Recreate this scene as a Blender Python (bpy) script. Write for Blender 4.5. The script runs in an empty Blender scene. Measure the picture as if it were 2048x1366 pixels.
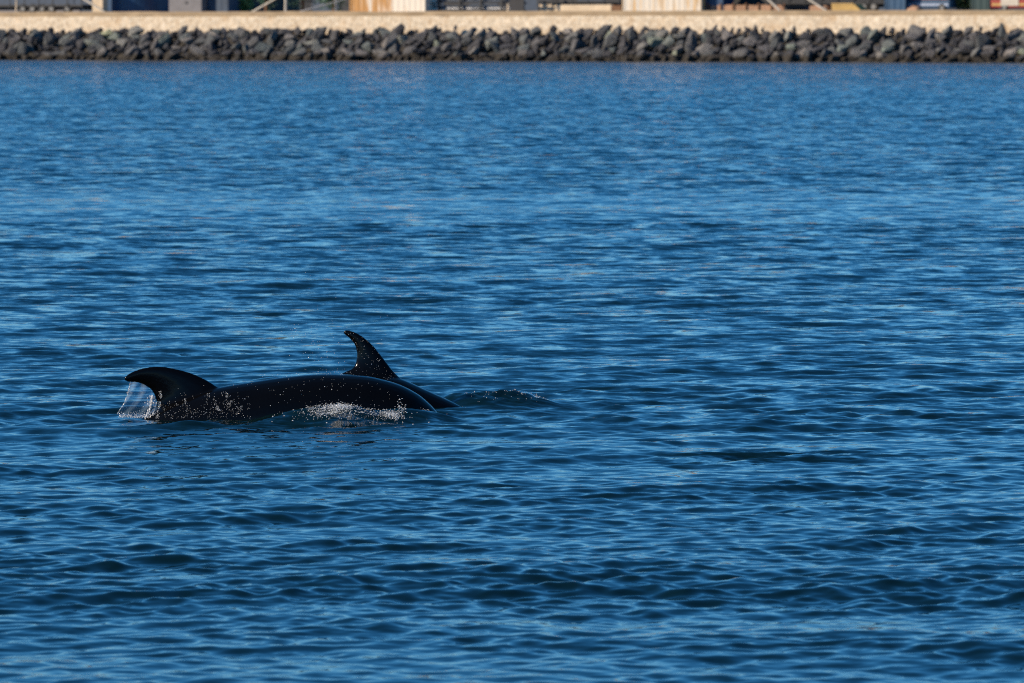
import bpy, bmesh, math, random
import numpy as np
from mathutils import Vector, Matrix, noise as mnoise
from mathutils.bvhtree import BVHTree

S = bpy.context.scene
C = S.collection
R = math.radians
random.seed(7)
rng = np.random.default_rng(7)

# ------------------------------------------------------------------ camera
CAM_H = 2.57                      # metres above the water
FPX = 2048 * 200 / 36             # focal length in photo pixels
HORIZON = 65
cam_d = bpy.data.cameras.new('camera')
cam_d.lens = 200; cam_d.sensor_width = 36
cam_d.clip_start = 0.5; cam_d.clip_end = 6000
cam_d.dof.use_dof = True
cam_d.dof.focus_distance = 38.0
cam_d.dof.aperture_fstop = 7.4
cam = bpy.data.objects.new('camera', cam_d); C.objects.link(cam)
cam.location = (0, 0, CAM_H)
cam.rotation_euler = (R(90) - math.atan((683 - HORIZON) / FPX), 0, 0)
S.camera = cam

# ------------------------------------------------------------------ sky, sun, exposure
SUN_AZ = R(253)      # compass bearing of the sun (0 = +Y, clockwise), behind and left of the camera
SUN_EL = R(28)
w = bpy.data.worlds.new('World'); S.world = w; w.use_nodes = True
nt = w.node_tree; nt.nodes.clear()
sky = nt.nodes.new('ShaderNodeTexSky'); sky.sky_type = 'NISHITA'; sky.sun_disc = False
sky.sun_elevation = SUN_EL; sky.sun_rotation = SUN_AZ
sky.air_density = 1.0; sky.dust_density = 0.0; sky.ozone_density = 10.0; sky.altitude = 2200
hs = nt.nodes.new('ShaderNodeHueSaturation'); hs.inputs['Saturation'].default_value = 1.10; hs.inputs['Hue'].default_value = .488
bg = nt.nodes.new('ShaderNodeBackground'); bg.inputs['Strength'].default_value = 0.107
wo = nt.nodes.new('ShaderNodeOutputWorld')
nt.links.new(sky.outputs[0], hs.inputs['Color']); nt.links.new(hs.outputs[0], bg.inputs['Color'])
nt.links.new(bg.outputs[0], wo.inputs['Surface'])
sun_d = bpy.data.lights.new('sun', 'SUN'); sun_d.energy = 5.0; sun_d.angle = R(0.5)
sun_d.color = (1.0, 0.83, 0.62)
sun = bpy.data.objects.new('sun', sun_d); C.objects.link(sun)
to_sun = Vector((math.sin(SUN_AZ) * math.cos(SUN_EL), math.cos(SUN_AZ) * math.cos(SUN_EL), math.sin(SUN_EL)))
sun.rotation_euler = to_sun.to_track_quat('Z', 'Y').to_euler()
S.cycles.use_denoising = False; S.cycles.filter_width = 1.1      # keep the fine ripples crisp
vs = S.view_settings
vs.view_transform = 'Standard'; vs.look = 'None'; vs.exposure = 0.35; vs.gamma = 1.0; vs.use_curve_mapping = False

# ------------------------------------------------------------------ helpers
def link(o, parent=None):
    C.objects.link(o)
    if parent is not None: o.parent = parent
    return o
def tag(o, label=None, cat=None, group=None, kind='thing'):
    if label: o['label'] = label
    if cat: o['category'] = cat
    if group: o['group'] = group
    if kind: o['kind'] = kind
    return o
def nodes_of(name):
    m = bpy.data.materials.new(name); m.use_nodes = True
    t = m.node_tree; return m, t, t.nodes['Principled BSDF']
def N(t, typ, **kw):
    n = t.nodes.new(typ)
    for k, v in kw.items(): setattr(n, k, v)
    return n
def mat(name, col, rough=0.7, var=0.25, scale=3.0, metallic=0.0, col2=None, bump=0.0, stretch=None, thresh=(0.35, 0.65)):
    m, t, b = nodes_of(name)
    tc = N(t, 'ShaderNodeTexCoord'); mp = N(t, 'ShaderNodeMapping')
    if stretch: mp.inputs['Scale'].default_value = stretch
    no = N(t, 'ShaderNodeTexNoise'); no.inputs['Scale'].default_value = scale; no.inputs['Detail'].default_value = 6
    ra = N(t, 'ShaderNodeValToRGB')
    c2 = col2 if col2 else tuple(c * (1 - var) for c in col)
    ra.color_ramp.elements[0].position = thresh[0]; ra.color_ramp.elements[1].position = thresh[1]
    ra.color_ramp.elements[0].color = (*c2, 1); ra.color_ramp.elements[1].color = (*col, 1)
    t.links.new(tc.outputs['Object'], mp.inputs['Vector']); t.links.new(mp.outputs[0], no.inputs['Vector'])
    t.links.new(no.outputs['Fac'], ra.inputs[0]); t.links.new(ra.outputs[0], b.inputs['Base Color'])
    b.inputs['Roughness'].default_value = rough; b.inputs['Metallic'].default_value = metallic
    if bump:
        bu = N(t, 'ShaderNodeBump'); bu.inputs['Strength'].default_value = bump; bu.inputs['Distance'].default_value = 0.05
        t.links.new(no.outputs['Fac'], bu.inputs['Height']); t.links.new(bu.outputs[0], b.inputs['Normal'])
    return m
def np_mesh(name, V, F, smooth=True):
    me = bpy.data.meshes.new(name)
    V = np.asarray(V, np.float32); F = np.asarray(F, np.int32); k = F.shape[1]
    me.vertices.add(len(V)); me.vertices.foreach_set('co', V.ravel())
    me.loops.add(F.size); me.loops.foreach_set('vertex_index', F.ravel())
    me.polygons.add(len(F)); me.polygons.foreach_set('loop_start', np.arange(0, F.size, k, dtype=np.int32))
    me.update(calc_edges=True); me.validate()
    if smooth: me.shade_smooth()
    return me
def obj(name, me, m=None, parent=None):
    o = bpy.data.objects.new(name, me)
    if m is not None and not me.materials: me.materials.append(m)
    return link(o, parent)
def empty(name, loc=(0, 0, 0), rz=0.0):
    o = bpy.data.objects.new(name, None); o.location = loc; o.rotation_euler = (0, 0, rz); o.empty_display_size = 0.2
    return link(o)
def bm_obj(name, bm, m, parent=None, smooth=False):
    me = bpy.data.meshes.new(name); bm.to_mesh(me); bm.free()
    if smooth: me.shade_smooth()
    return obj(name, me, m, parent)
def box(bm, x0, x1, y0, y1, z0, z1, bev=0.0):
    r = bmesh.ops.create_cube(bm, size=1.0)
    vv = r['verts']
    for v in vv:
        v.co = Vector((x0 + (v.co.x + .5) * (x1 - x0), y0 + (v.co.y + .5) * (y1 - y0), z0 + (v.co.z + .5) * (z1 - z0)))
    if bev:
        es = list({e for v in vv for e in v.link_edges})
        bmesh.ops.bevel(bm, geom=es, offset=bev, segments=2, affect='EDGES', profile=0.5)
def tube(bm, a, b, r0, r1=None, seg=10):
    a, b = Vector(a), Vector(b); r1 = r0 if r1 is None else r1
    d = (b - a); L = d.length
    q = d.to_track_quat('Z', 'Y').to_matrix().to_4x4()
    bmesh.ops.create_cone(bm, cap_ends=True, segments=seg, radius1=r0, radius2=r1, depth=L,
                          matrix=Matrix.Translation((a + b) / 2) @ q)
def smooth_bump(x): return x * x * (3 - 2 * x)
def px_world(px, py, y):
    """point at depth y that the photo shows at this pixel (used to lay out the swimmers)"""
    s = FPX / y
    return Vector(((px - 1024) / s, y, CAM_H - (py - HORIZON) / s))

# ------------------------------------------------------------------ water
Y_FRONT, Y_BACK = 37.9, 38.75
def make_water():
    ys = [17.0]
    while ys[-1] < 640:
        y = ys[-1]
        ys.append(y + (.024 if y < 32 else .024 + .106 * (y - 32) / 28 if y < 60 else .13 if y < 220 else .13 * (y / 220) ** 3))
    ys = np.array(ys)
    inner = np.linspace(-6.3, 6.3, 400)
    outer = np.linspace(6.3, 16, 22)[1:]
    ang = np.radians(np.concatenate([-outer[::-1], inner, outer]))
    dy = np.gradient(ys)
    X0 = ys[:, None] * np.tan(ang)[None, :]; Y0 = np.repeat(ys[:, None], len(ang), 1)
    nr, nc = X0.shape
    X0 = X0.astype(np.float32); Y0 = Y0.astype(np.float32)
    Z = np.zeros_like(X0); DX = np.zeros_like(X0); DY = np.zeros_like(X0)
    lost = np.zeros(nr)
    # slow patchiness of the wind: a few long random waves
    gust = np.zeros_like(X0)
    for i in range(10):
        lam = rng.uniform(3, 16); th = R(90) + rng.normal(0, .45); ph = rng.uniform(0, 6.28)
        gust += np.sin((X0 * math.cos(th) * .6 + Y0 * math.sin(th)) * (2 * math.pi / lam) + ph).astype(np.float32)
    gust = np.clip(1.0 + .055 * gust, .7, 1.35)
    g0 = gust.copy()
    gust *= 1 - .80 * np.exp(-((Y0 - 85 - .5 * np.sin(X0 * .7)) / 7.5) ** 2) * (.72 - .28 * np.tanh(X0 / 4))    # slick
    gust *= 1 + 1.0 * np.exp(-((Y0 - 75.5 - .4 * np.sin(X0 * .6)) / 1.6) ** 2) * np.clip(np.sin(X0 * .55 + 1.2) + .6, 0, 1)   # ruffled edge of the slick
    slick = gust / g0
    n = 165
    lams = np.exp(np.linspace(math.log(.085), math.log(7.0), n))
    Lf = None; Lacc = np.zeros_like(X0)
    for lam in lams[::-1]:
        if lam < 1.0 and Lf is None:      # short ripples gather on the faces of the longer waves
            Lf = np.clip(1 + .2 * (Lacc - Lacc[:600].mean()) / Lacc[:600].std(), .45, 1.7)
            gust *= Lf
        lam *= rng.uniform(.96, 1.04)
        k = 2 * math.pi / lam
        th = R(110) + rng.normal(0, R(47) if lam < .6 else R(42) if lam < 1.5 else R(32))
        # slope spectrum: most of the slope sits in waves of 0.25 to 0.9 m
        s = 0.0178 * math.exp(-((math.log(lam / .20)) / 1.0) ** 2) + 0.0052
        if lam > 1: s *= .82
        if lam > 4: s *= .6
        a = s / k
        kx, ky = k * math.cos(th), k * math.sin(th)
        fade = np.clip((lam / dy - 2.6) / 2.4, 0, 1); fade = fade * fade * (3 - 2 * fade)
        lost += (s * (1 - fade)) ** 2 * .5
        last = int(np.searchsorted(-fade, -1e-4)) if (fade <= 1e-4).any() else nr
        last = nr if fade[-1] > 1e-4 else int(np.max(np.nonzero(fade > 1e-4)[0])) + 1 if (fade > 1e-4).any() else 0
        if last == 0: continue
        ph = rng.uniform(0, 6.28)
        arg = (kx * X0[:last] + ky * Y0[:last] + ph).astype(np.float32)
        amp = (a * fade[:last, None]).astype(np.float32) * (gust[:last] if lam < 1.0 else slick[:last] if lam < 3 else 1.0)
        arg += np.float32(.45 * (1 if math.sin(th) > 0 else -1)) * np.sin(arg + np.float32(0))      # leeward faces steeper
        Z[:last] += amp * np.sin(arg)
        if Lf is None: Lacc[:last] += (k * amp) * np.cos(arg) * np.float32(1 if math.sin(th) > 0 else -1)
        c = amp * np.cos(arg) * .55
        DX[:last] += c * math.cos(th); DY[:last] += c * math.sin(th)
    # the swells that the two swimmers push up
    def ridge(x0, y0, x1, y1, h, near, far, taper=.22):
        ax, ay = x1 - x0, y1 - y0; L = math.hypot(ax, ay); ax /= L; ay /= L
        u = (X0 - x0) * ax + (Y0 - y0) * ay; v = -(X0 - x0) * ay + (Y0 - y0) * ax
        e = np.clip((u / L) / taper, 0, 1) * np.clip((1 - u / L) / taper, 0, 1)
        e = e * e * (3 - 2 * e)
        prof = np.where(v < 0, np.exp(-(v / near) ** 2), np.exp(-(v / far) ** 2))
        return h * e * prof
    Z += ridge(-1.95, 37.60, -.42, 37.50, .092, .30, .22, .45)         # along the near flank
    Z += ridge(-1.0, 37.66, -.30, 37.72, .062, .24, .2, .45)           # water closing over the head
    Z += ridge(-1.65, 37.40, -.75, 37.36, .03, .2, .2, .4)
    bow = ridge(-.60, 38.88, .31, 39.50, .095, .26, .5, .36)
    Z += bow + .06 * bow * np.sin((X0 * .8 - Y0 * .3) * (2 * math.pi / .10) + 2 * np.sin(X0 * 9))          # bow wave of the far animal
    Z += ridge(-3.1, 37.2, -1.6, 37.1, .035, .25, .35, .3)             # ripples spreading from the fin
    Z += ridge(-3.6, 36.5, -2.0, 36.6, .022, .22, .3, .3)
    rr = np.hypot((X0 + 2.55), (Y0 - 37.7) * .8)
    Z += .012 * np.sin(rr * 14) * np.exp(-((rr - .8) / .6) ** 2)
    V = np.stack([X0 + DX, Y0 + DY, Z], -1).reshape(-1, 3)
    i = np.arange(nr * nc, dtype=np.int32).reshape(nr, nc)
    F = np.stack([i[:-1, :-1], i[:-1, 1:], i[1:, 1:], i[1:, :-1]], -1).reshape(-1, 4)
    me = np_mesh('water', V, F)
    at = me.attributes.new('fine_slope', 'FLOAT', 'POINT')
    ruffle = .42 * (.55 + .45 * np.sin(X0 * 5.1 + 2 * np.sin(X0 * 1.7))) * np.exp(-((X0 - 1.9) / .95) ** 4 - ((Y0 - 34.4 + .12 * np.sin(X0 * 2.3)) / .38) ** 2)
    ruffle += .26 * np.exp(-((X0 + 1.2) / .85) ** 4 - ((Y0 - 37.15) / .4) ** 2)
    ruffle += .20 * np.exp(-((X0 + .1) / .35) ** 2 - ((Y0 - 39.1) / .35) ** 2)
    fs = np.sqrt(lost)[:, None] * np.ones((1, nc)) * gust.mean(1, keepdims=True) + ruffle
    at.data.foreach_set('value', fs.astype(np.float32).ravel())
    m, t, b = nodes_of('sea_water')
    b.inputs['Base Color'].default_value = (0.0015, 0.0085, 0.0105, 1)
    b.inputs['Roughness'].default_value = 0.045; b.inputs['IOR'].default_value = 1.333
    geo = N(t, 'ShaderNodeNewGeometry')
    def slope_noise(scale, stretch, detail):
        mp = N(t, 'ShaderNodeMapping'); mp.inputs['Scale'].default_value = stretch; mp.inputs['Rotation'].default_value = (0, 0, R(7))
        no = N(t, 'ShaderNodeTexNoise'); no.inputs['Scale'].default_value = scale; no.inputs['Detail'].default_value = detail
        no.inputs['Roughness'].default_value = .6
        t.links.new(geo.outputs['Position'], mp.inputs['Vector']); t.links.new(mp.outputs[0], no.inputs['Vector'])
        s = N(t, 'ShaderNodeVectorMath', operation='SUBTRACT'); s.inputs[1].default_value = (.5, .5, .5)
        t.links.new(no.outputs['Color'], s.inputs[0]); return s
    a1 = slope_noise(2.4, (.95, 1, 1), 4)       # waves too far off for the mesh
    a2 = slope_noise(14, (.5, 1, 1), 3)         # capillary ripples everywhere
    atn = N(t, 'ShaderNodeAttribute', attribute_name='fine_slope')
    k1 = N(t, 'ShaderNodeMath', operation='MULTIPLY'); k1.inputs[1].default_value = 6.5
    t.links.new(atn.outputs['Fac'], k1.inputs[0])
    v1 = N(t, 'ShaderNodeVectorMath', operation='SCALE'); t.links.new(a1.outputs[0], v1.inputs[0]); t.links.new(k1.outputs[0], v1.inputs['Scale'])
    k2 = N(t, 'ShaderNodeMath', operation='MULTIPLY_ADD'); k2.inputs[1].default_value = 2.5; k2.inputs[2].default_value = .13
    t.links.new(atn.outputs['Fac'], k2.inputs[0])
    v2 = N(t, 'ShaderNodeVectorMath', operation='SCALE'); t.links.new(a2.outputs[0], v2.inputs[0]); t.links.new(k2.outputs[0], v2.inputs['Scale'])
    ad = N(t, 'ShaderNodeVectorMath', operation='ADD'); t.links.new(v1.outputs[0], ad.inputs[0]); t.links.new(v2.outputs[0], ad.inputs[1])
    lean = N(t, 'ShaderNodeCombineXYZ'); kl = N(t, 'ShaderNodeMath', operation='MULTIPLY'); kl.inputs[1].default_value = -.6
    t.links.new(atn.outputs['Fac'], kl.inputs[0]); t.links.new(kl.outputs[0], lean.inputs['Y'])      # steep side of the unresolved waves
    al = N(t, 'ShaderNodeVectorMath', operation='ADD'); t.links.new(ad.outputs[0], al.inputs[0]); t.links.new(lean.outputs[0], al.inputs[1])
    fl = N(t, 'ShaderNodeVectorMath', operation='MULTIPLY'); fl.inputs[1].default_value = (.7, 1, 0); t.links.new(al.outputs[0], fl.inputs[0])
    a3 = N(t, 'ShaderNodeVectorMath', operation='ADD'); t.links.new(fl.outputs[0], a3.inputs[0]); t.links.new(geo.outputs['Normal'], a3.inputs[1])
    nn = N(t, 'ShaderNodeVectorMath', operation='NORMALIZE'); t.links.new(a3.outputs[0], nn.inputs[0])
    t.links.new(nn.outputs[0], b.inputs['Normal'])
    o = obj('water', me, m); tag(o, 'rippled deep blue harbour water', 'water', kind='structure')
    return o
water = make_water()

# ------------------------------------------------------------------ the shore
SH_A = R(28)
SU = Vector((math.cos(SH_A), -math.sin(SH_A), 0)); SN = Vector((math.sin(SH_A), math.cos(SH_A), 0))
SP = Vector((0, 513, 0))
SHORE = Matrix(((SU.x, SN.x, 0, SP.x), (SU.y, SN.y, 0, SP.y), (0, 0, 1, 0), (0, 0, 0, 1)))   # (s along, t inland, z)
def along(px, t):
    """place along the shore, t metres inland, on the sight line of this photo column"""
    k = (px - 1024) / FPX
    return (k * (SP.y + t * SN.y) - t * SN.x) / (SU.x - k * SU.y)
GZ = 4.42   # level of the quay
def sheet(name, s0, s1, t0, t1, z, m):
    bm = bmesh.new()
    vs_ = [bm.verts.new(SHORE @ Vector(p)) for p in ((s0, t0, z), (s1, t0, z), (s1, t1, z), (s0, t1, z))]
    bm.faces.new(vs_); return bm_obj(name, bm, m)
quay = sheet('ground', -900, 900, 5.9, 2600, GZ, mat('quay_concrete', (.33, .28, .21), .9, .3, .6))
tag(quay, 'flat concrete quay behind the sea wall', 'ground', kind='structure')

# rock embankment
def rock_mesh(seed, sub=2):
    r = random.Random(seed)
    bm = bmesh.new()
    for i in range(13):
        v = Vector((r.gauss(0, 1), r.gauss(0, 1), r.gauss(0, 1))).normalized()
        bm.verts.new(Vector((v.x * .62, v.y * .5, v.z * .42)) * r.uniform(.78, 1.12))
    res = bmesh.ops.convex_hull(bm, input=bm.verts[:])
    bmesh.ops.delete(bm, geom=[g for g in res['geom_interior'] if isinstance(g, bmesh.types.BMVert)], context='VERTS')
    bmesh.ops.bevel(bm, geom=bm.edges[:], offset=.025, segments=1, affect='EDGES')
    bmesh.ops.triangulate(bm, faces=bm.faces[:])
    for v in bm.verts:
        v.co *= 1 + .15 * mnoise.noise(v.co * 3.1 + Vector((seed, 0, 0)))
    me = bpy.data.meshes.new('rock'); bm.to_mesh(me); bm.free()
    return me
def rock_material():
    m, t, b = nodes_of('harbour_rock')
    oi = N(t, 'ShaderNodeObjectInfo'); geo = N(t, 'ShaderNodeNewGeometry'); tc = N(t, 'ShaderNodeTexCoord')
    ra = N(t, 'ShaderNodeValToRGB'); cr = ra.color_ramp; cr.interpolation = 'LINEAR'
    cols = [(0, (.030, .032, .040)), (.18, (.075, .074, .080)), (.36, (.050, .060, .066)), (.54, (.125, .120, .122)),
            (.7, (.078, .098, .102)), (.86, (.19, .175, .165)), (.96, (.13, .16, .15)), (1.0, (.30, .32, .20))]
    cr.elements[0].position, cr.elements[0].color = 0, (*cols[0][1], 1)
    cr.elements[1].position, cr.elements[1].color = 1, (*cols[-1][1], 1)
    for p, c in cols[1:-1]:
        e = cr.elements.new(p); e.color = (*c, 1)
    no = N(t, 'ShaderNodeTexNoise'); no.inputs['Scale'].default_value = 3.2; no.inputs['Detail'].default_value = 8; no.inputs['Roughness'].default_value = .72
    t.links.new(geo.outputs['Position'], no.inputs['Vector'])
    mx = N(t, 'ShaderNodeMix', data_type='RGBA', blend_type='MULTIPLY'); mx.inputs['Factor'].default_value = 1
    r2 = N(t, 'ShaderNodeValToRGB'); r2.color_ramp.elements[0].position = .3; r2.color_ramp.elements[1].position = .7
    r2.color_ramp.elements[0].color = (.38, .38, .41, 1); r2.color_ramp.elements[1].color = (1.75, 1.7, 1.66, 1)
    t.links.new(no.outputs['Fac'], r2.inputs[0])
    t.links.new(oi.outputs['Random'], ra.inputs[0]); t.links.new(ra.outputs[0], mx.inputs['A']); t.links.new(r2.outputs[0], mx.inputs['B'])
    # weed and wet stain below the high-water mark, with a ragged edge
    sx = N(t, 'ShaderNodeSeparateXYZ'); t.links.new(geo.outputs['Position'], sx.inputs[0])
    n3 = N(t, 'ShaderNodeTexNoise'); n3.inputs['Scale'].default_value = 1.1; t.links.new(geo.outputs['Position'], n3.inputs['Vector'])
    ma = N(t, 'ShaderNodeMath', operation='MULTIPLY_ADD'); ma.inputs[1].default_value = -1.0
    t.links.new(n3.outputs['Fac'], ma.inputs[0]); t.links.new(sx.outputs['Z'], ma.inputs[2])
    mr = N(t, 'ShaderNodeMapRange'); mr.inputs['From Min'].default_value = -.1; mr.inputs['From Max'].default_value = .22
    t.links.new(ma.outputs[0], mr.inputs['Value'])
    m2 = N(t, 'ShaderNodeMix', data_type='RGBA'); m2.inputs['A'].default_value = (.028, .022, .015, 1)
    t.links.new(mr.outputs[0], m2.inputs['Factor']); t.links.new(mx.outputs['Result'], m2.inputs['B'])
    t.links.new(m2.outputs['Result'], b.inputs['Base Color'])
    b.inputs['Roughness'].default_value = .8
    bu = N(t, 'ShaderNodeBump'); bu.inputs['Strength'].default_value = .9; bu.inputs['Distance'].default_value = .25
    t.links.new(no.outputs['Fac'], bu.inputs['Height']); t.links.new(bu.outputs[0], b.inputs['Normal'])
    return m
ROCK = rock_material()
emb = empty('rock_embankment', SHORE @ Vector((0, 2, 0)))
tag(emb, 'sloping embankment of dark grey boulders between water and sea wall', 'embankment')
def world_child(o, parent):
    o.parent = parent; o.matrix_parent_inverse = Matrix.Translation(parent.location).inverted()
bm = bmesh.new()      # rubble core under the boulders, coloured dark to put shade in the gaps
prev = None
for i in range(141):
    s = -140 + i * 2
    col = [bm.verts.new(SHORE @ Vector((s, t_ + random.uniform(-.1, .1), z_ + random.uniform(-.12, .12)))) for t_, z_ in ((-1.0, -1.6), (.9, -.1), (2.7, 1.25), (4.2, 2.35), (5.3, 2.5))]
    if prev:
        for j in range(4): bm.faces.new((prev[j], col[j], col[j + 1], prev[j + 1]))
    prev = col
o = bm_obj('rubble_core', bm, mat('rubble_core', (.05, .045, .04), .95, .3, 2)); world_child(o, emb)
variants = [rock_mesh(i) for i in range(16)]
for v in variants: v.materials.append(ROCK)
rocks = []
rr = random.Random(11)
rows = [(.10, .05, 1.02), (.8, .55, 1.0), (1.55, 1.05, 1.0), (2.3, 1.55, 1.0), (3.05, 2.02, 1.0), (3.75, 2.44, .98), (4.25, 2.70, 1.6)]
for ri, (t_, z_, sp) in enumerate(rows):
    s = -120 + rr.random()
    while s < 110:
        sc = rr.uniform(.5, .85) if rr.random() < .35 and ri < 6 else rr.uniform(.8, 1.65) if ri < 6 else rr.uniform(.4, .75)
        rocks.append((s, t_ + rr.uniform(-.25, .25), z_ + rr.uniform(-.16, .22), sc))
        s += sp * rr.uniform(.75, 1.3) * (sc / 1.1 if ri < 6 else 1)
vis = [r for r in rocks if along(-20, r[1]) < r[0] < along(2068, r[1])]
hid = [r for r in rocks if r not in vis]
vis.sort(key=lambda r: -r[3]); extra = vis[300:]; vis = vis[:300]
def rock_matrix(s, t_, z_, sc):
    rot = Matrix.Rotation(R(-28) + rr.uniform(-.5, .5), 4, 'Z') @ Matrix.Rotation(rr.gauss(-.5, .55), 4, 'Y') @ Matrix.Rotation(rr.gauss(.2, .5), 4, 'X')
    return Matrix.Translation(SHORE @ Vector((s, t_, z_))) @ rot @ Matrix.Diagonal((sc * rr.uniform(.85, 1.2), sc * rr.uniform(.8, 1.1), sc * rr.uniform(.75, 1.15), 1))
for r_ in vis:
    o = bpy.data.objects.new('rock', rr.choice(variants)); link(o); world_child(o, emb)
    o.matrix_basis = rock_matrix(*r_)
for side, lst in (('rubble', extra + hid),):
    bm = bmesh.new()
    for r_ in lst:
        n0 = len(bm.verts); bm.from_mesh(rr.choice(variants)); bm.verts.ensure_lookup_table()
        M = rock_matrix(*r_)
        for v in bm.verts[n0:]: v.co = M @ v.co
    for k in range(260):      # small stones wedged in the gaps
        f = rr.random(); s = rr.uniform(-62, 57)
        n0 = len(bm.verts); bm.from_mesh(rr.choice(variants)); bm.verts.ensure_lookup_table()
        M = rock_matrix(s, .1 + 4.3 * f, -.05 + 2.75 * f + rr.uniform(-.05, .2), rr.uniform(.25, .6))
        for v in bm.verts[n0:]: v.co = M @ v.co
    o = bm_obj('rubble', bm, ROCK); world_child(o, emb); o['kind'] = 'stuff'

# sea wall
def wall_strip(name, prof, m, step=1.5, jit=.015, s0=-160, s1=150):
    bm = bmesh.new(); prev = None; s = s0
    while s <= s1:
        col = [bm.verts.new(SHORE @ Vector((s, t_ + random.uniform(-jit, jit), z_ + random.uniform(-jit, jit)))) for t_, z_ in prof]
        if prev:
            for j in range(len(prof)): bm.faces.new((prev[j], col[j], col[(j + 1) % len(prof)], prev[(j + 1) % len(prof)]))
        prev = col; s += step
    return bm_obj(name, bm, m)
def wall_material():
    m, t, b = nodes_of('rough_cream_stone')
    geo = N(t, 'ShaderNodeNewGeometry')
    n1 = N(t, 'ShaderNodeTexNoise'); n1.inputs['Scale'].default_value = 2.6; n1.inputs['Detail'].default_value = 8; n1.inputs['Roughness'].default_value = .7
    n2 = N(t, 'ShaderNodeTexNoise'); n2.inputs['Scale'].default_value = .55; n2.inputs['Detail'].default_value = 5
    vo = N(t, 'ShaderNodeTexVoronoi'); vo.inputs['Scale'].default_value = 2.2
    for n in (n1, n2, vo): t.links.new(geo.outputs['Position'], n.inputs['Vector'])
    ra = N(t, 'ShaderNodeValToRGB'); ra.color_ramp.elements[0].position = .34; ra.color_ramp.elements[1].position = .66
    ra.color_ramp.elements[0].color = (.56, .42, .27, 1); ra.color_ramp.elements[1].color = (.82, .71, .55, 1)
    t.links.new(n1.outputs['Fac'], ra.inputs[0])
    r2 = N(t, 'ShaderNodeValToRGB'); r2.color_ramp.elements[0].position = .56; r2.color_ramp.elements[1].position = .72
    r2.color_ramp.elements[0].color = (0, 0, 0, 1); r2.color_ramp.elements[1].color = (.55, .55, .55, 1)
    t.links.new(n2.outputs['Fac'], r2.inputs[0])
    mx = N(t, 'ShaderNodeMix', data_type='RGBA'); mx.inputs['B'].default_value = (.55, .34, .15, 1)
    t.links.new(r2.outputs[0], mx.inputs['Factor']); t.links.new(ra.outputs[0], mx.inputs['A'])
    m3 = N(t, 'ShaderNodeMix', data_type='RGBA', blend_type='MULTIPLY'); m3.inputs['Factor'].default_value = .35
    t.links.new(mx.outputs['Result'], m3.inputs['A']); t.links.new(vo.outputs['Distance'], m3.inputs['B'])
    hv = N(t, 'ShaderNodeHueSaturation'); hv.inputs['Saturation'].default_value = .9
    t.links.new(m3.outputs['Result'], hv.inputs['Color']); t.links.new(hv.outputs[0], b.inputs['Base Color'])
    b.inputs['Roughness'].default_value = .9
    bu = N(t, 'ShaderNodeBump'); bu.inputs['Strength'].default_value = .7; bu.inputs['Distance'].default_value = .08
    t.links.new(n1.outputs['Fac'], bu.inputs['Height']); t.links.new(bu.outputs[0], b.inputs['Normal'])
    return m
wall = wall_strip('sea_wall', [(5.0, 1.6), (5.25, 4.07), (6.4, 4.07), (6.4, 1.6)], wall_material())
tag(wall, 'long pale cream stone sea wall with a tan coping above the boulders', 'wall')
cop = wall_strip('coping', [(5.33, 4.074), (5.36, 4.40), (5.52, 4.52), (6.3, 4.52), (6.3, 4.074)],
                 mat('tan_coping', (.36, .27, .17), .9, .3, .7, col2=(.27, .20, .125), bump=.5), jit=.03)
cop.parent = wall

# ------------------------------------------------------------------ the yard behind the wall
def yard(name, px, t, label, cat, group=None):
    """an Empty on the quay; its x axis runs along the shore and its y axis inland"""
    e = empty(name, SHORE @ Vector((along(px, t), t, GZ)), -SH_A)
    return tag(e, label, cat, group)
def W(p0, p1, t): return abs(along(p1, t) - along(p0, t))
M_dark = mat('dark_steel', (.016, .018, .024), .6, .4, 2)
M_tyre = mat('tyre_rubber', (.015, .015, .016), .9, .3, 6)
M_rim = mat('wheel_rim', (.2, .2, .2), .5, .3, 6)
M_navy = mat('navy_paint', (.010, .045, .12), .45, .3, 1.2)
M_blue = mat('blue_paint', (.02, .07, .15), .45, .3, 1.2)
M_grey = mat('grey_cladding', (.17, .165, .18), .7, .2, 1.5)
M_slate = mat('slate_blue_paint', (.03, .055, .10), .6, .3, 1.5)
M_white = mat('weathered_white_paint', (.55, .5, .43), .6, .25, 2)
M_cream = mat('cream_concrete', (.62, .5, .36), .9, .2, 1.2)
M_peach = mat('peach_brick', (.42, .25, .16), .9, .3, 1.5)
M_yellow = mat('dull_yellow_paint', (.5, .33, .11), .7, .25, 1.2)
M_brown = mat('brown_timber', (.2, .1, .05), .85, .4, 3)
M_red = mat('red_paint', (.35, .035, .02), .45, .3, 1.5)
M_galv = mat('galvanised_pipe', (.3, .31, .34), .45, .3, 3, metallic=.3)
M_green = mat('teal_paint', (.01, .04, .045), .6, .3, 1.2)
M_glass = mat('cab_glass', (.02, .03, .04), .1, .2, 1)
M_rust = mat('rusty_white_steel', (.66, .6, .52), .75, scale=1.0, col2=(.42, .22, .075), stretch=(1.3, 1, .16), thresh=(.42, .54))
t = M_rust.node_tree     # rust has eaten the left half most
nz = next(n for n in t.nodes if n.type == 'TEX_NOISE'); rp = next(n for n in t.nodes if n.type == 'VALTORGB'); tcn = next(n for n in t.nodes if n.type == 'TEX_COORD')
sp = t.nodes.new('ShaderNodeSeparateXYZ'); ma = t.nodes.new('ShaderNodeMath'); ma.operation = 'MULTIPLY_ADD'; ma.inputs[1].default_value = .05
t.links.new(tcn.outputs['Object'], sp.inputs[0]); t.links.new(sp.outputs['X'], ma.inputs[0]); t.links.new(nz.outputs['Fac'], ma.inputs[2]); t.links.new(ma.outputs[0], rp.inputs[0])
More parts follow.
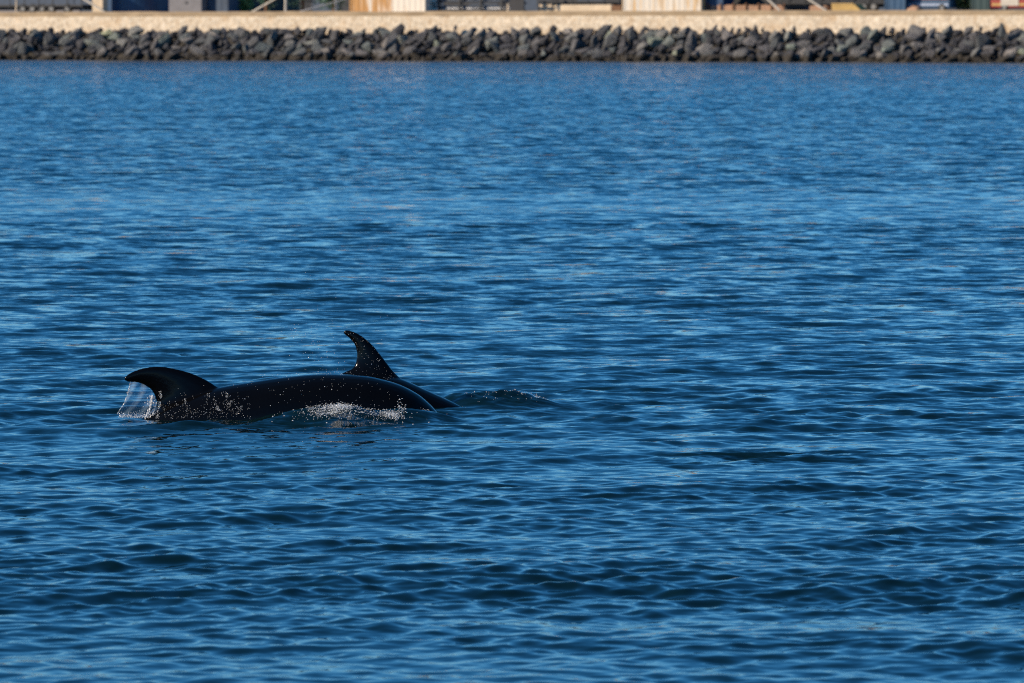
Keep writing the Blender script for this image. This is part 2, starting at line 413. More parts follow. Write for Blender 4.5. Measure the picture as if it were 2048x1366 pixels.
M_rust2 = mat('streaked_white_steel', (.60, .55, .48), .75, scale=1.3, col2=(.46, .28, .10), stretch=(1.5, 1, .12), thresh=(.36, .50))

def container(px0, px1, t, m, label, h=2.6, depth=2.4, cat='container', name='shipping_container', ridge=.022, step=.3):
    e = yard(name, (px0 + px1) / 2, t, label, cat); L = W(px0, px1, t)
    bm = bmesh.new(); x = -L / 2 + .12; up = False; pts = []
    while x < L / 2 - .12:                                    # corrugated front skin
        pts += [(x, ridge if up else 0), (min(x + step * .7, L / 2 - .12), ridge if up else 0)]; up = not up; x += step
    vv = [(bm.verts.new((a, b_, .14)), bm.verts.new((a, b_, h - .12))) for a, b_ in pts]
    for a, b_ in zip(vv, vv[1:]): bm.faces.new((a[0], b_[0], b_[1], a[1]))
    bm_obj('corrugated_side', bm, m, e)
    bm = bmesh.new(); box(bm, -L / 2 + .1, L / 2 - .1, ridge + .03, depth, .08, h - .04); bm_obj('shell', bm, m, e)
    for x in (-L / 2 + .07, L / 2 - .07):
        bm = bmesh.new(); box(bm, x - .07, x + .07, -.06, .1, 0, h, .015); bm_obj('corner_post', bm, m, e)
    for z in (.02, h - .13):
        bm = bmesh.new(); box(bm, -L / 2 + .15, L / 2 - .15, -.04, .08, z, z + .12); bm_obj('rail', bm, m, e)
    return e
def wheel(e, x, y, r=.5, wdt=.3):
    bm = bmesh.new(); tube(bm, (x, y, r), (x, y + wdt, r), r, seg=20); t_ = bm_obj('wheel', bm, M_tyre, e)
    bm = bmesh.new(); tube(bm, (x, y - .02, r), (x, y + .05, r), r * .55, seg=16); bm_obj('rim', bm, M_rim, t_)
def trailer(px0, px1, t, label, wheels, load=None, deck=1.0, deckm=M_dark, name='flatbed_trailer'):
    e = yard(name, (px0 + px1) / 2, t, label, 'trailer'); L = W(px0, px1, t)
    bm = bmesh.new(); box(bm, -L / 2, L / 2, 0, 2.5, deck, deck + .22, .02); bm_obj('deck', bm, deckm, e)
    for y in (.5, 1.8):
        bm = bmesh.new(); box(bm, -L / 2 + .1, L / 2 - .1, y, y + .15, deck - .3, deck - .01); bm_obj('chassis_beam', bm, deckm, e)
    for f in wheels: wheel(e, (f - .5) * L, .08, .46)
    for f in (.3, .36):
        bm = bmesh.new(); box(bm, (f - .5) * L - .07, (f - .5) * L + .07, .25, .4, 0, deck - .31); bm_obj('landing_leg', bm, deckm, e)
    n = max(4, int(L / 1.6))
    for i in range(n + 1):
        x = -L / 2 + .1 + i * (L - .2) / n
        bm = bmesh.new(); box(bm, x - .05, x + .05, -.06, -.003, deck - .1, deck + 1.1); bm_obj('stake', bm, deckm, e)
    if load:
        bm = bmesh.new(); box(bm, -L / 2 + .3, L / 2 - .3, .15, 2.3, deck + .225, deck + 2.2, .05); bm_obj('load', bm, load, e)
    return e
def pole(px, t, px2, h, label, r=.09, m=M_white, name='steel_pole'):
    e = yard(name, px, t, label, 'pole'); dx = (along(px2, t) - along(px, t))
    bm = bmesh.new(); tube(bm, (0, 0, -.02), (dx, .1, h), r, r * .8); bm_obj('shaft', bm, m, e)
    bm = bmesh.new(); box(bm, -.22, .22, -.22, .22, 0, .06, .01); bm_obj('base_plate', bm, m, e)
    return e
def block(px0, px1, t, h, m, label, name, cat, depth=1.2, bev=.04, cap=None):
    e = yard(name, (px0 + px1) / 2, t, label, cat); L = W(px0, px1, t)
    bm = bmesh.new(); box(bm, -L / 2, L / 2, 0, depth, 0, h, bev); bm_obj('body', bm, m, e)
    if cap:
        bm = bmesh.new(); box(bm, -L / 2 - .06, L / 2 + .06, -.06, depth + .06, h + .003, h + .13, .02); bm_obj('cap', bm, cap, e)
    return e

# far backdrop: long sheds
def shed(px0, px1, t, h, m, label):
    e = yard('warehouse', (px0 + px1) / 2, t, label, 'building'); L = W(px0, px1, t); D = 18
    bm = bmesh.new(); box(bm, -L / 2, L / 2, 0, D, 0, h); bm_obj('wall', bm, m, e)
    bm = bmesh.new()
    a = [bm.verts.new(p) for p in ((-L / 2 - .4, -.5, h), (L / 2 + .4, -.5, h), (L / 2 + .4, D / 2, h + 2.5), (-L / 2 - .4, D / 2, h + 2.5), (L / 2 + .4, D + .5, h), (-L / 2 - .4, D + .5, h))]
    bm.faces.new((a[0], a[1], a[2], a[3])); bm.faces.new((a[3], a[2], a[4], a[5])); bm.faces.new((a[0], a[3], a[5])); bm.faces.new((a[1], a[4], a[2]))
    bm_obj('roof', bm, M_dark, e)
    n = max(2, int(L / 6))
    for i in range(n):
        x = -L / 2 + (i + .5) * L / n
        bm = bmesh.new(); box(bm, x - 1.6, x + 1.6, -.05, -.004, 0, 3.2); bm_obj('shutter_door', bm, M_slate, e)
shed(-420, 470, 60, 7, M_slate, 'dark blue grey shed at the far left behind the trailer and tank')
shed(590, 1560, 62, 7.5, mat('black_cladding', (.02, .022, .03), .7, .3, 1), 'long black clad shed behind the two rusty containers')
shed(1570, 2500, 66, 7, mat('dark_navy_cladding', (.012, .025, .05), .7, .3, 1), 'dark navy shed behind the yellow skip and the vehicles')

# trees and bushes
def leaf_material(name, col):
    m, t, b = nodes_of(name)
    geo = N(t, 'ShaderNodeNewGeometry'); no = N(t, 'ShaderNodeTexNoise'); no.inputs['Scale'].default_value = 1.6
    t.links.new(geo.outputs['Position'], no.inputs['Vector'])
    ra = N(t, 'ShaderNodeValToRGB'); ra.color_ramp.elements[0].color = (*[c * .55 for c in col], 1); ra.color_ramp.elements[1].color = (*[min(1, c * 1.6) for c in col], 1)
    t.links.new(no.outputs['Fac'], ra.inputs[0]); t.links.new(ra.outputs[0], b.inputs['Base Color']); b.inputs['Roughness'].default_value = .6
    return m
def tree(px, t, h, wd, low, col, label, cat='tree', n=2600, seed=0, trunk=.18):
    e = yard('tree' if cat == 'tree' else 'bush', px, t, label, cat); g = np.random.default_rng(seed)
    bm = bmesh.new(); tube(bm, (0, 0, -.05), (.1, 0, h * .55), trunk, trunk * .5)
    for k in range(5):
        a = k * 1.26; tube(bm, (0, 0, h * (.15 + .06 * k)), (math.cos(a) * wd * .35, math.sin(a) * wd * .35, h * (.45 + .07 * k)), trunk * .4, trunk * .12, 6)
    bm_obj('trunk', bm, M_brown, e)
    cl = g.normal(0, 1, (26, 3)); cl /= np.linalg.norm(cl, axis=1)[:, None]; cl *= g.uniform(.45, 1, (26, 1))
    c = cl[g.integers(0, 26, n)] + g.normal(0, .2, (n, 3))
    P = c * np.array([wd / 2, wd / 2, (h - low) / 2.2]) + np.array([0, 0, (h + low) / 2])
    P[:, 2] = np.maximum(P[:, 2], .05)
    sz = .13
    A = g.normal(0, 1, (n, 3)); A /= np.linalg.norm(A, axis=1)[:, None]; B = np.cross(A, g.normal(0, 1, (n, 3))); B /= np.linalg.norm(B, axis=1)[:, None]
    V = np.stack([P - A * sz, P + B * sz * .6, P + A * sz, P - B * sz * .6], 1).reshape(-1, 3)
    obj('crown', np_mesh('crown', V, np.arange(4 * n).reshape(n, 4), False), leaf_material('leaf', col), e)
tree(484, 14, 1.7, 2.1, .0, (.10, .17, .05), 'light green bush between the slate container and the leaning pole', 'bush', 1800, 1, .06)
tree(533, 40, 6.5, 4.2, .2, (.03, .085, .05), 'dark green tree behind the leaning pole left of the upright white post', n=3600, seed=2)
tree(606, 42, 7, 4.6, .2, (.025, .07, .05), 'dark green tree between the two upright posts', n=3600, seed=3)
tree(668, 40, 6.5, 4.0, .2, (.04, .10, .045), 'mid green tree just left of the orange rusted container', n=3600, seed=4)
tree(1926, 13, 2.4, 1.5, .0, (.06, .09, .025), 'yellow green bush between the blue van and the teal box', 'bush', 1800, 5, .06)

# left to right along the quay
trailer(-150, 166, 12, 'black flatbed trailer with stakes at the left end of the quay', (.62, .68, .74, .8, .9), None, .62)
block(-140, 160, 24, .55, M_grey, 'low grey wall behind the black trailer on the left', 'low_wall', 'wall', .4)
pole(34, 9, 34, 1.3, 'short cream post in front of the black trailer', .1, M_cream, 'short_post')
block(186, 207, 9, 2.6, M_cream, 'square cream concrete pillar beside the navy tank', 'concrete_pillar', 'pillar', .9)
pole(214, 8.5, 150, 1.9, 'pale pole leaning left in front of the cream pillar', .1)
e = yard('storage_tank', 273, 14.5, 'round navy blue storage tank at left behind the wall', 'tank'); Rr = W(208, 338, 11.5) / 2
bm = bmesh.new(); tube(bm, (0, 0, 0), (0, 0, 6.5), Rr, seg=48); bm_obj('shell', bm, M_navy, e)
bm = bmesh.new(); tube(bm, (0, 0, 6.503), (0, 0, 7.4), Rr * 1.02, .3, seg=48); bm_obj('roof', bm, M_navy, e)
for z in (.0, 2.2, 4.4):
    bm = bmesh.new(); tube(bm, (0, 0, z + .01), (0, 0, z + .12), Rr + .04, seg=48); bm_obj('band', bm, M_blue, e)
e = block(339, 404, 10, 2.7, M_grey, 'grey site cabin right of the navy tank', 'site_cabin', 'cabin', 2.4, .02, M_slate)
bm = bmesh.new(); tube(bm, (.15, -.05, .98), (.15, -.004, .98), .13, seg=12); bm_obj('vent', bm, M_dark, e)
container(405, 458, 11, M_slate, 'small slate blue container between grey cabin and green bush')
pole(502, 9, 556, 1.45, 'white pole leaning right in front of the dark trees', .1)
pole(572, 9, 572, 5.0, 'upright white post in front of the dark trees', .13)
pole(590, 9.5, 700, 1.4, 'thin grey pole leaning low right towards the orange rusted container', .05, M_galv)
pole(672, 10, 672, 4.5, 'thin grey upright post near the orange rusted container', .08, M_galv)
container(700, 851, 9, M_rust, 'white steel container heavily rusted orange on its left half')
# pipe rack
e = yard('pipe_rack', 940, 10, 'black steel rack stacked with grey pipes right of the rusted container', 'rack'); L = W(854, 1072, 10)
for i in range(6):
    x = -L / 2 + .2 + i * (L - .4) / 5
    bm = bmesh.new(); box(bm, x - .1, x + .1, 0, .2, 0, 3.2); bm_obj('upright', bm, M_dark, e)
for z in (.05, .78, 1.55, 2.3):
    bm = bmesh.new(); box(bm, -L / 2, L / 2, .205, .4, z, z + .16); bm_obj('beam', bm, M_dark, e)
for z, mm in ((.36, M_galv), (.57, M_slate), (1.08, M_slate), (1.3, M_galv)):
    for q in range(2):
        x0 = -L / 2 + random.uniform(.3, 2.5); x1 = x0 + random.uniform(3.5, 5.5)
        if q: x0 = x1 + .3; x1 = min(L / 2 - .1, x0 + 4)
        bm = bmesh.new(); tube(bm, (x0, .5, z), (x1, .5, z), .1, seg=12); bm_obj('pipe', bm, mm, e)
pole(1016, 8.5, 1016, .75, 'short cream post in front of the pipe rack', .12, M_cream, 'short_post')
e = yard('trestle', 1090, 9, 'dark timber trestle with crossed legs beside the cream barrier', 'trestle'); L = W(1076, 1106, 9)
for x in (-L / 2, L / 2 - .1):
    bm = bmesh.new(); box(bm, x, x + .12, 0, .12, 0, 1.0); bm_obj('leg', bm, M_dark, e)
bm = bmesh.new(); tube(bm, (-L / 2 + .1, .06, .05), (L / 2 - .1, .06, .9), .045, seg=6); bm_obj('brace', bm, M_dark, e)
bm = bmesh.new(); tube(bm, (L / 2 - .1, .1, .05), (-L / 2 + .1, .1, .9), .045, seg=6); bm_obj('brace', bm, M_dark, e)
bm = bmesh.new(); box(bm, -L / 2 - .1, L / 2 + .12, 0, .16, 1.003, 1.18); bm_obj('beam', bm, M_dark, e)
block(1078, 1104, 13, .75, M_cream, 'cream block behind the dark trestle', 'concrete_block', 'block', 1)
block(1107, 1222, 9.5, .68, M_cream, 'long low cream concrete barrier between trestle and streaked container', 'concrete_barrier', 'barrier', .6, .06)
trailer(1080, 1240, 13, 'black flatbed trailer behind the long cream barrier', (.7, .78, .86), None, .86)
block(1224, 1242, 9, .62, M_brown, 'brown timber stack against the left side of the streaked container', 'timber_stack', 'timber', .6)
container(1244, 1402, 9, M_rust2, 'white steel container streaked with yellow rust in the middle of the quay')
container(1403, 1446, 10, M_navy, 'small navy container against the right side of the streaked container')
# fence of boards
e = yard('board_fence', 1492, 10, 'low peach board fence with posts right of the navy container', 'fence'); L = W(1448, 1600, 10)
nb = 26
for i in range(nb):
    x = -L / 2 + i * L / nb
    bm = bmesh.new(); box(bm, x, x + L / nb - .04, 0, .05, .02, .62 + random.uniform(-.03, .03)); bm_obj('board', bm, M_peach, e)
for i in range(7):
    x = -L / 2 + i * L / 6
    bm = bmesh.new(); box(bm, x - .06, x + .06, -.14, -.003, 0, .8); bm_obj('post', bm, M_brown, e)
trailer(1446, 1770, 14, 'long dark trailer with a black load behind the board fence', (.2, .26, .8, .86, .92), M_dark, .72)
pole(1562, 8.5, 1520, 1.7, 'pale pole leaning left above the peach board fence', .1)
pole(1655, 8.5, 1598, 1.6, 'pale pole leaning left beside the yellow skip', .1)
block(1618, 1652, 10, .55, M_peach, 'small peach brick block left of the yellow skip', 'brick_block', 'block', .8)
e = yard('skip', 1692, 10, 'dull yellow skip with a sloping right end on the quay', 'skip'); L = W(1662, 1722, 10)
bm = bmesh.new(); box(bm, -L / 2, L / 2, 0, 1.6, .03, .72)
for v in bm.verts:
    if v.co.x > 0 and v.co.z > .4: v.co.x -= .75
bmesh.ops.bevel(bm, geom=bm.edges[:], offset=.03, segments=1, affect='EDGES'); bm_obj('body', bm, M_yellow, e)
bm = bmesh.new(); box(bm, -L / 2 - .03, L / 2 - .8, -.05, -.003, .64, .76); bm_obj('rim', bm, M_yellow, e)
container(1768, 1810, 10, M_blue, 'small bright blue container left of the van')
# van
def vehicle(px0, px1, t, label, body, stripe, roofm, name, cat, white_panel=False):
    e = yard(name, (px0 + px1) / 2, t, label, cat); L = W(px0, px1, t)
    bm = bmesh.new(); box(bm, -L / 2, L / 2, 0, 1.8, .32, 1.05, .08); bm_obj('lower_body', bm, body, e)
    bm = bmesh.new(); box(bm, -L / 2 + .1, L / 2 - .25, .06, 1.74, 1.053, 2.1, .1)
    for v in bm.verts:
        if v.co.z > 1.6 and v.co.x > 0: v.co.x -= .35
    bm_obj('upper_body', bm, roofm, e)
    for f in (-.3, .32): wheel(e, f * L, -.04, .34, .24)
    bm = bmesh.new(); box(bm, -L / 2 + .15, L / 2 - .15, -.02, -.003, .52, .72); bm_obj('side_stripe', bm, stripe, e)
    bm = bmesh.new(); box(bm, -L / 2 + .5, L / 2 - 1.0, .035, .055, 1.2, 1.75); bm_obj('window', bm, M_glass, e)
    if white_panel:
        bm = bmesh.new(); box(bm, -L / 2 + 1.0, -L / 2 + 2.7, -.06, -.023, .5, 1.5, .01); bm_obj('side_panel', bm, M_white, e)
    return e
M_pale = mat('pale_blue_white_paint', (.36, .42, .55), .4, .15, 2)
vehicle(1812, 1898, 11, 'blue van with a pale stripe and red upper body', M_blue, M_pale, M_red, 'van', 'van')
bm = bmesh.new(); bmesh.ops.create_icosphere(bm, subdivisions=3, radius=1)
for v in bm.verts:
    q = 1 + .2 * mnoise.noise(v.co * 2); v.co = Vector((v.co.x * .75 * q, v.co.y * .6 * q, max(-.02, v.co.z * .5 * q)))
o = bm_obj('sand_heap', bm, M_peach, None, True); o.location = SHORE @ Vector((along(1828, 8.5), 8.5, GZ)); o.rotation_euler = (0, 0, -SH_A)
tag(o, 'small peach heap of sand in front of the blue van', 'heap')
container(1940, 1978, 10.5, M_green, 'dark teal container between the yellow green bush and the red truck')
vehicle(1979, 2120, 10, 'red truck with a white side panel at the right end of the quay', M_red, M_yellow, M_dark, 'truck', 'truck', True)

# ------------------------------------------------------------------ dolphins
def catmull(P, n):
    P = [np.array(p, float) for p in P]; P = [2 * P[0] - P[1]] + P + [2 * P[-1] - P[-2]]
    out = []; m = len(P) - 3
    for q in np.linspace(0, m - 1e-6, n):
        i = int(q); f = q - i; a, b, c, d = P[i:i + 4]
        out.append(.5 * (2 * b + (c - a) * f + (2 * a - 5 * b + 4 * c - d) * f * f + (3 * b - a - 3 * c + d) * f ** 3))
    return np.array(out)
def dolphin_material():
    m, t, b = nodes_of('wet_black_skin')
    tc = N(t, 'ShaderNodeTexCoord'); no = N(t, 'ShaderNodeTexNoise'); no.inputs['Scale'].default_value = 5; no.inputs['Detail'].default_value = 6
    t.links.new(tc.outputs['Object'], no.inputs['Vector'])
    ra = N(t, 'ShaderNodeValToRGB'); ra.color_ramp.elements[0].color = (.0010, .0011, .0014, 1); ra.color_ramp.elements[1].color = (.0026, .0025, .0029, 1)
    t.links.new(no.outputs['Fac'], ra.inputs[0]); t.links.new(ra.outputs[0], b.inputs['Base Color'])
    n2 = N(t, 'ShaderNodeTexNoise'); n2.inputs['Scale'].default_value = 38; n2.inputs['Detail'].default_value = 3
    t.links.new(tc.outputs['Object'], n2.inputs['Vector'])
    bu = N(t, 'ShaderNodeBump'); bu.inputs['Strength'].default_value = .12; bu.inputs['Distance'].default_value = .01
    t.links.new(n2.outputs['Fac'], bu.inputs['Height']); t.links.new(bu.outputs[0], b.inputs['Normal'])
    b.inputs['Roughness'].default_value = .14; b.inputs['IOR'].default_value = 1.34; b.inputs['Specular IOR Level'].default_value = .28
    return m
SKIN = dolphin_material()
def dolphin(label, y0, top, lead, trail, yaw=0.0, lean=0.0):
    """top: (photo px, photo py, vertical radius, side radius) along the back from tail to snout"""
    bm = bmesh.new()
    T = catmull([(px_world(a, b_, y0).x, px_world(a, b_, y0).z, rv, rl) for a, b_, rv, rl in top], 70)
    d = np.gradient(T[:, :2], axis=0); d /= np.linalg.norm(d, axis=1)[:, None]
    nrm = np.stack([-d[:, 1], d[:, 0]], 1)
    cen = T[:, :2] - nrm * T[:, 2:3]
    seg = 32; rings = []
    for i in range(len(T)):
        ring = []
        for k in range(seg):
            a = 2 * math.pi * k / seg
            off = nrm[i] * math.cos(a) * T[i, 2]
            ring.append(bm.verts.new((cen[i, 0] + off[0], math.sin(a) * T[i, 3], cen[i, 1] + off[1])))
        rings.append(ring)
    for a, b_ in zip(rings, rings[1:]):
        for k in range(seg): bm.faces.new((a[k], a[(k + 1) % seg], b_[(k + 1) % seg], b_[k]))
    bm.faces.new(rings[0][::-1]); bm.faces.new(rings[-1])
    def foil(A, B, thick, off=(0, 0, 0)):
        """closed blade between leading points A and trailing points B"""
        m = len(A); pr = []; npt = 14
        for i in range(m):
            a, b_ = Vector(A[i]), Vector(B[i]); th = thick * (1 - .72 * i / (m - 1)) * (1 + (1.6 * math.exp(-i / (m * .14)) if m > 20 else 0)); ring = []
            dirn = (b_ - a); side = Vector(off[i]) if isinstance(off, list) else Vector(off)
            for k in range(npt):
                q = 2 * math.pi * k / npt; u = .5 - .5 * math.cos(q)
                tt = th * math.sin(q) * (1 - .35 * u) * 1.0
                ring.append(bm.verts.new(a + dirn * u + side * tt))
            pr.append(ring)
        for a, b_ in zip(pr, pr[1:]):
            for k in range(npt): bm.faces.new((a[k], a[(k + 1) % npt], b_[(k + 1) % npt], b_[k]))
        bm.faces.new(pr[0][::-1]); bm.faces.new(pr[-1])
    Lc = catmull([px_world(a, b_, y0) for a, b_ in lead], 30); Tc = catmull([px_world(a, b_, y0) for a, b_ in trail], 30)
    Lc[:, 1] = lean * np.linspace(0, 1, 30); Tc[:, 1] = lean * np.linspace(0, 1, 30)
    foil(Lc, Tc, .045, (0, 1, 0))
    # tail flukes and flippers, below the surface
    tp = cen[0]; td = d[0]
    for s in (-1, 1):
        A = [(tp[0] + td[0] * (.12 - .34 * q), s * .42 * q, tp[1] + td[1] * (.12 - .34 * q)) for q in np.linspace(0, 1, 8)]
        B = [(tp[0] + td[0] * (-.12 - .26 * q), s * .42 * q, tp[1] + td[1] * (-.12 - .26 * q)) for q in np.linspace(0, 1, 8)]
        foil(A, B, .04, (-td[1], 0, td[0]))
        i = 52; p = cen[i]; f = d[i]
        A = [(p[0] + f[0] * (.12 - .3 * q), s * (T[i, 3] * .7 + .3 * q), p[1] + f[1] * (.1 - .3 * q) - .1 - .2 * q) for q in np.linspace(0, 1, 8)]
        B = [(p[0] + f[0] * (-.08 - .2 * q), s * (T[i, 3] * .7 + .3 * q), p[1] + f[1] * (-.08 - .2 * q) - .1 - .2 * q) for q in np.linspace(0, 1, 8)]
        foil(A, B, .035, (0, 0, 1))
    bmesh.ops.recalc_face_normals(bm, faces=bm.faces[:])
    me = bpy.data.meshes.new('dolphin'); bm.to_mesh(me); bm.free()
    o = bpy.data.objects.new('dolphin', me); link(o)
    rm = o.modifiers.new('remesh', 'REMESH'); rm.mode = 'VOXEL'; rm.voxel_size = .009; rm.use_smooth_shade = True
    sm = o.modifiers.new('smooth', 'SMOOTH'); sm.factor = .5; sm.iterations = 9
    dg = bpy.context.evaluated_depsgraph_get(); ev = o.evaluated_get(dg)
    me2 = bpy.data.meshes.new_from_object(ev); me2.name = 'dolphin'
    o.modifiers.clear(); o.data = me2; bpy.data.meshes.remove(me)
    me2.materials.clear(); me2.materials.append(SKIN); me2.shade_smooth()
    o.location = (0, y0, 0)
    tag(o, label, 'dolphin', 'dolphins surfacing side by side')
    return o
near_d = dolphin('nearer black dolphin, curved fin at its left streaming water, back arched out of the sea', Y_FRONT,
    [(20, 1050, .04, .03), (90, 985, .07, .05), (180, 905, .13, .10), (255, 855, .19, .16), (312, 818, .23, .20), (370, 793, .25, .22), (435, 775, .265, .24), (500, 764, .27, .25),
     (560, 755, .27, .255), (640, 748, .27, .255), (720, 751, .265, .25), (760, 758, .26, .24), (800, 770, .25, .23), (833, 787, .235, .22), (851, 801, .22, .20), (870, 820, .20, .18), (895, 855, .16, .14), (922, 905, .11, .10), (945, 950, .06, .06), (955, 975, .03, .03)],
    [(452, 790), (425, 767), (388, 748), (352, 737), (318, 732), (286, 735), (261, 744), (247, 754)],
    [(285, 850), (308, 815), (309, 798), (301, 782), (287, 771), (271, 766), (257, 765), (248, 761)], lean=-.03)
far_d = dolphin('farther black dolphin, tall pointed fin upright, diving behind the nearer one', Y_BACK,
    [(330, 1000, .05, .03), (400, 925, .08, .06), (480, 860, .13, .11), (560, 805, .19, .17), (640, 768, .23, .21), (700, 752, .25, .23), (755, 750, .255, .24), (800, 757, .255, .24),
     (850, 779, .25, .235), (890, 797, .24, .22), (930, 817, .22, .20), (990, 850, .18, .17), (1040, 915, .12, .11), (1085, 965, .05, .05), (1105, 995, .03, .03)],
    [(822, 775), (792, 748), (769, 719), (749, 694), (731, 677), (716, 667), (701, 661), (690, 659)],
    [(640, 775), (684, 746), (703, 737), (711, 722), (712, 705), (708, 690), (697, 677), (684, 666)], lean=.02)

# ------------------------------------------------------------------ falling water, drops and foam
def drop_material():
    m, t, b = nodes_of('white_water')
    b.inputs['Base Color'].default_value = (.82, .85, .88, 1); b.inputs['Roughness'].default_value = .12  # white colour puts sun sparkle into clear drops; foam is white itself
    b.inputs['IOR'].default_value = 1.33; b.inputs['Transmission Weight'].default_value = .25
    return m
DROP = drop_material()
bm = bmesh.new(); bmesh.ops.create_icosphere(bm, subdivisions=1, radius=1)
ICO_V = np.array([v.co[:] for v in bm.verts]); ICO_F = np.array([[v.index for v in f.verts] for f in bm.faces]); bm.free()
def blobs(name, P, rad, squash=None, m=DROP, parent=None):
    P = np.asarray(P, float); n = len(P); rad = np.asarray(rad, float)
    sc = rad[:, None, None] * (np.ones((n, 1, 3)) if squash is None else np.asarray(squash)[:, None, :])
    V = (ICO_V[None] * sc + P[:, None]).reshape(-1, 3)
    F = (ICO_F[None] + (np.arange(n) * len(ICO_V))[:, None, None]).reshape(-1, 3)
    return obj(name, np_mesh(name, V, F), m, parent)
def bvh(o):
    dg = bpy.context.evaluated_depsgraph_get()
    me = o.data; co = [o.matrix_world @ v.co for v in me.vertices] if False else [v.co + o.location for v in me.vertices]
    return BVHTree.FromPolygons(co, [p.vertices[:] for p in me.polygons])
BN, BF = bvh(near_d), bvh(far_d)
wv = np.empty(len(water.data.vertices) * 3, np.float32); water.data.vertices.foreach_get('co', wv); wv = wv.reshape(-1, 3)
near_w = wv[(wv[:, 1] > 35.5) & (wv[:, 1] < 40.5) & (np.abs(wv[:, 0] + 1.2) < 3)]
def water_z(x, y):
    q = (near_w[:, 0] - x) ** 2 + (near_w[:, 1] - y) ** 2
    return float(near_w[np.argmin(q), 2])
eye = Vector((0, 0, CAM_H))
def on_body(tree_, px, py, y):
    d = (px_world(px, py, y) - eye).normalized()
    hit = tree_.ray_cast(eye, d)
    return hit[0] + hit[1] * .002 if hit[0] else None

# drops and trickles on the skin, their sun glints put in as white
g = random.Random(3)
P, Q, Sz = [], [], []
def trickle(tree_, y, x0, y0, x1, y1, n, wd, r0, r1):
    for i in range(int(n * 1.7)):
        f = g.random(); a, b_ = x0 + (x1 - x0) * f + g.gauss(0, wd), y0 + (y1 - y0) * f + g.gauss(0, 1)
        if mnoise.noise(Vector((a * .16, b_ * .11, 3.3))) < g.uniform(-.25, .18): continue
        p = on_body(tree_, a, b_, y)
        if p:
            P.append(p); r = g.uniform(r0, r1) * .34; Q.append(r); Sz.append((g.uniform(.7, 1.3), .5, g.uniform(.8, 1.6)))
trickle(BN, Y_FRONT, 319, 782, 313, 838, 110, 1.6, .002, .0055)
trickle(BN, Y_FRONT, 322, 788, 318, 820, 30, 1.0, .003, .007)
trickle(BN, Y_FRONT, 367, 797, 376, 836, 70, 1.8, .0015, .005)
trickle(BN, Y_FRONT, 349, 800, 354, 813, 22, 1.4, .0015, .004)
trickle(BN, Y_FRONT, 415, 788, 442, 826, 90, 3.5, .0015, .0055)
trickle(BN, Y_FRONT, 448, 785, 466, 822, 90, 4.5, .0015, .005)
trickle(BN, Y_FRONT, 484, 812, 470, 830, 30, 2, .001, .004)
trickle(BN, Y_FRONT, 486, 790, 490, 802, 14, 1.5, .0015, .004)
for i in range(260):      # loose beads over the lower flank
    p = on_body(BN, g.uniform(325, 500), 838 - abs(g.gauss(0, 22)), Y_FRONT)
    if p: P.append(p); Q.append(g.uniform(.0006, .002)); Sz.append((1, .6, 1.2))
for i in range(110):
    p = on_body(BN, g.uniform(470, 780), g.uniform(750, 815), Y_FRONT)
    if p: P.append(p); Q.append(g.uniform(.0006, .0018)); Sz.append((1, .6, 1.2))
for a, b_ in ((649, 774), (663, 780), (560, 790), (540, 812)):
    p = on_body(BN, a, b_, Y_FRONT)
    if p: P.append(p); Q.append(.003); Sz.append((1, .6, 1))
o = blobs('water_beads', P, Q, Sz); tag(o, 'white beads and trickles of water running down the nearer dolphin', 'water drops', kind='stuff')
P, Q, Sz = [], [], []
for i in range(240):
    p = on_body(BF, g.uniform(686, 800), g.uniform(660, 765), Y_BACK)
    if p: P.append(p); Q.append(.0006 + .0014 * g.random() ** 2); Sz.append((1, .6, 1.1))
o = blobs('water_beads', P, Q, Sz); tag(o, 'tiny white water beads dotted over the tall fin of the farther dolphin', 'water drops', kind='stuff')

# spray in the air above the backs
P, Q = [], []
for i in range(170):
    f = g.random() ** .8
    a = 655 + g.gauss(0, 26) - 40 * (1 - f); b_ = 640 + 105 * f + g.gauss(0, 10)
    P.append(px_world(a, b_, 38.3 + g.gauss(0, .18))); Q.append(.0006 + .0022 * g.random() ** 3)
for i in range(90):
    a = g.uniform(520, 690); b_ = 757 - (a - 540) * .05 - abs(g.gauss(0, 5))
    P.append(px_world(a, b_, 38.2 + g.gauss(0, .1))); Q.append(.0006 + .0018 * g.random() ** 2)
for i in range(40):
    P.append(px_world(g.uniform(560, 780), g.uniform(540, 760), 38.3 + g.gauss(0, .3))); Q.append(g.uniform(.0008, .002))
o = blobs('spray', P, Q); tag(o, 'fine spray of droplets hanging above the two dolphin backs', 'spray', kind='stuff')

# foam broken along the near flank, then white glint flecks on the bow wave
P, Q, Sz = [], [], []
def foam(x0, x1, y_, n, up, spread, r0, r1):
    for i in range(n):
        x = g.gauss((x0 + x1) / 2, (x1 - x0) * .27); yy = y_ + g.gauss(0, spread)
        z = water_z(x, yy) + abs(g.gauss(0, up))
        P.append((x, yy, z)); Q.append(g.uniform(r0, r1)); Sz.append((g.uniform(.9, 2.4), 1.2, g.uniform(.4, .9)))
foam(-1.34, -1.03, 37.33, 1000, .008, .06, .0006, .0028)
foam(-1.20, -1.06, 37.38, 450, .012, .03, .0006, .0026)
foam(-1.05, -.80, 37.30, 220, .004, .05, .0006, .0024)
foam(-.86, -.72, 37.33, 600, .012, .04, .0006, .0028)
foam(-.76, -.70, 37.44, 50, .04, .03, .001, .004)
foam(-1.55, -.6, 37.35, 160, .004, .12, .001, .004)
foam(-.62, -.54, 37.75, 30, .010, .04, .0008, .002)
o = blobs('splash_foam', P, Q, Sz); tag(o, 'strip of white broken foam along the flank of the nearer dolphin', 'foam', kind='stuff')
P, Q, Sz = [], [], []
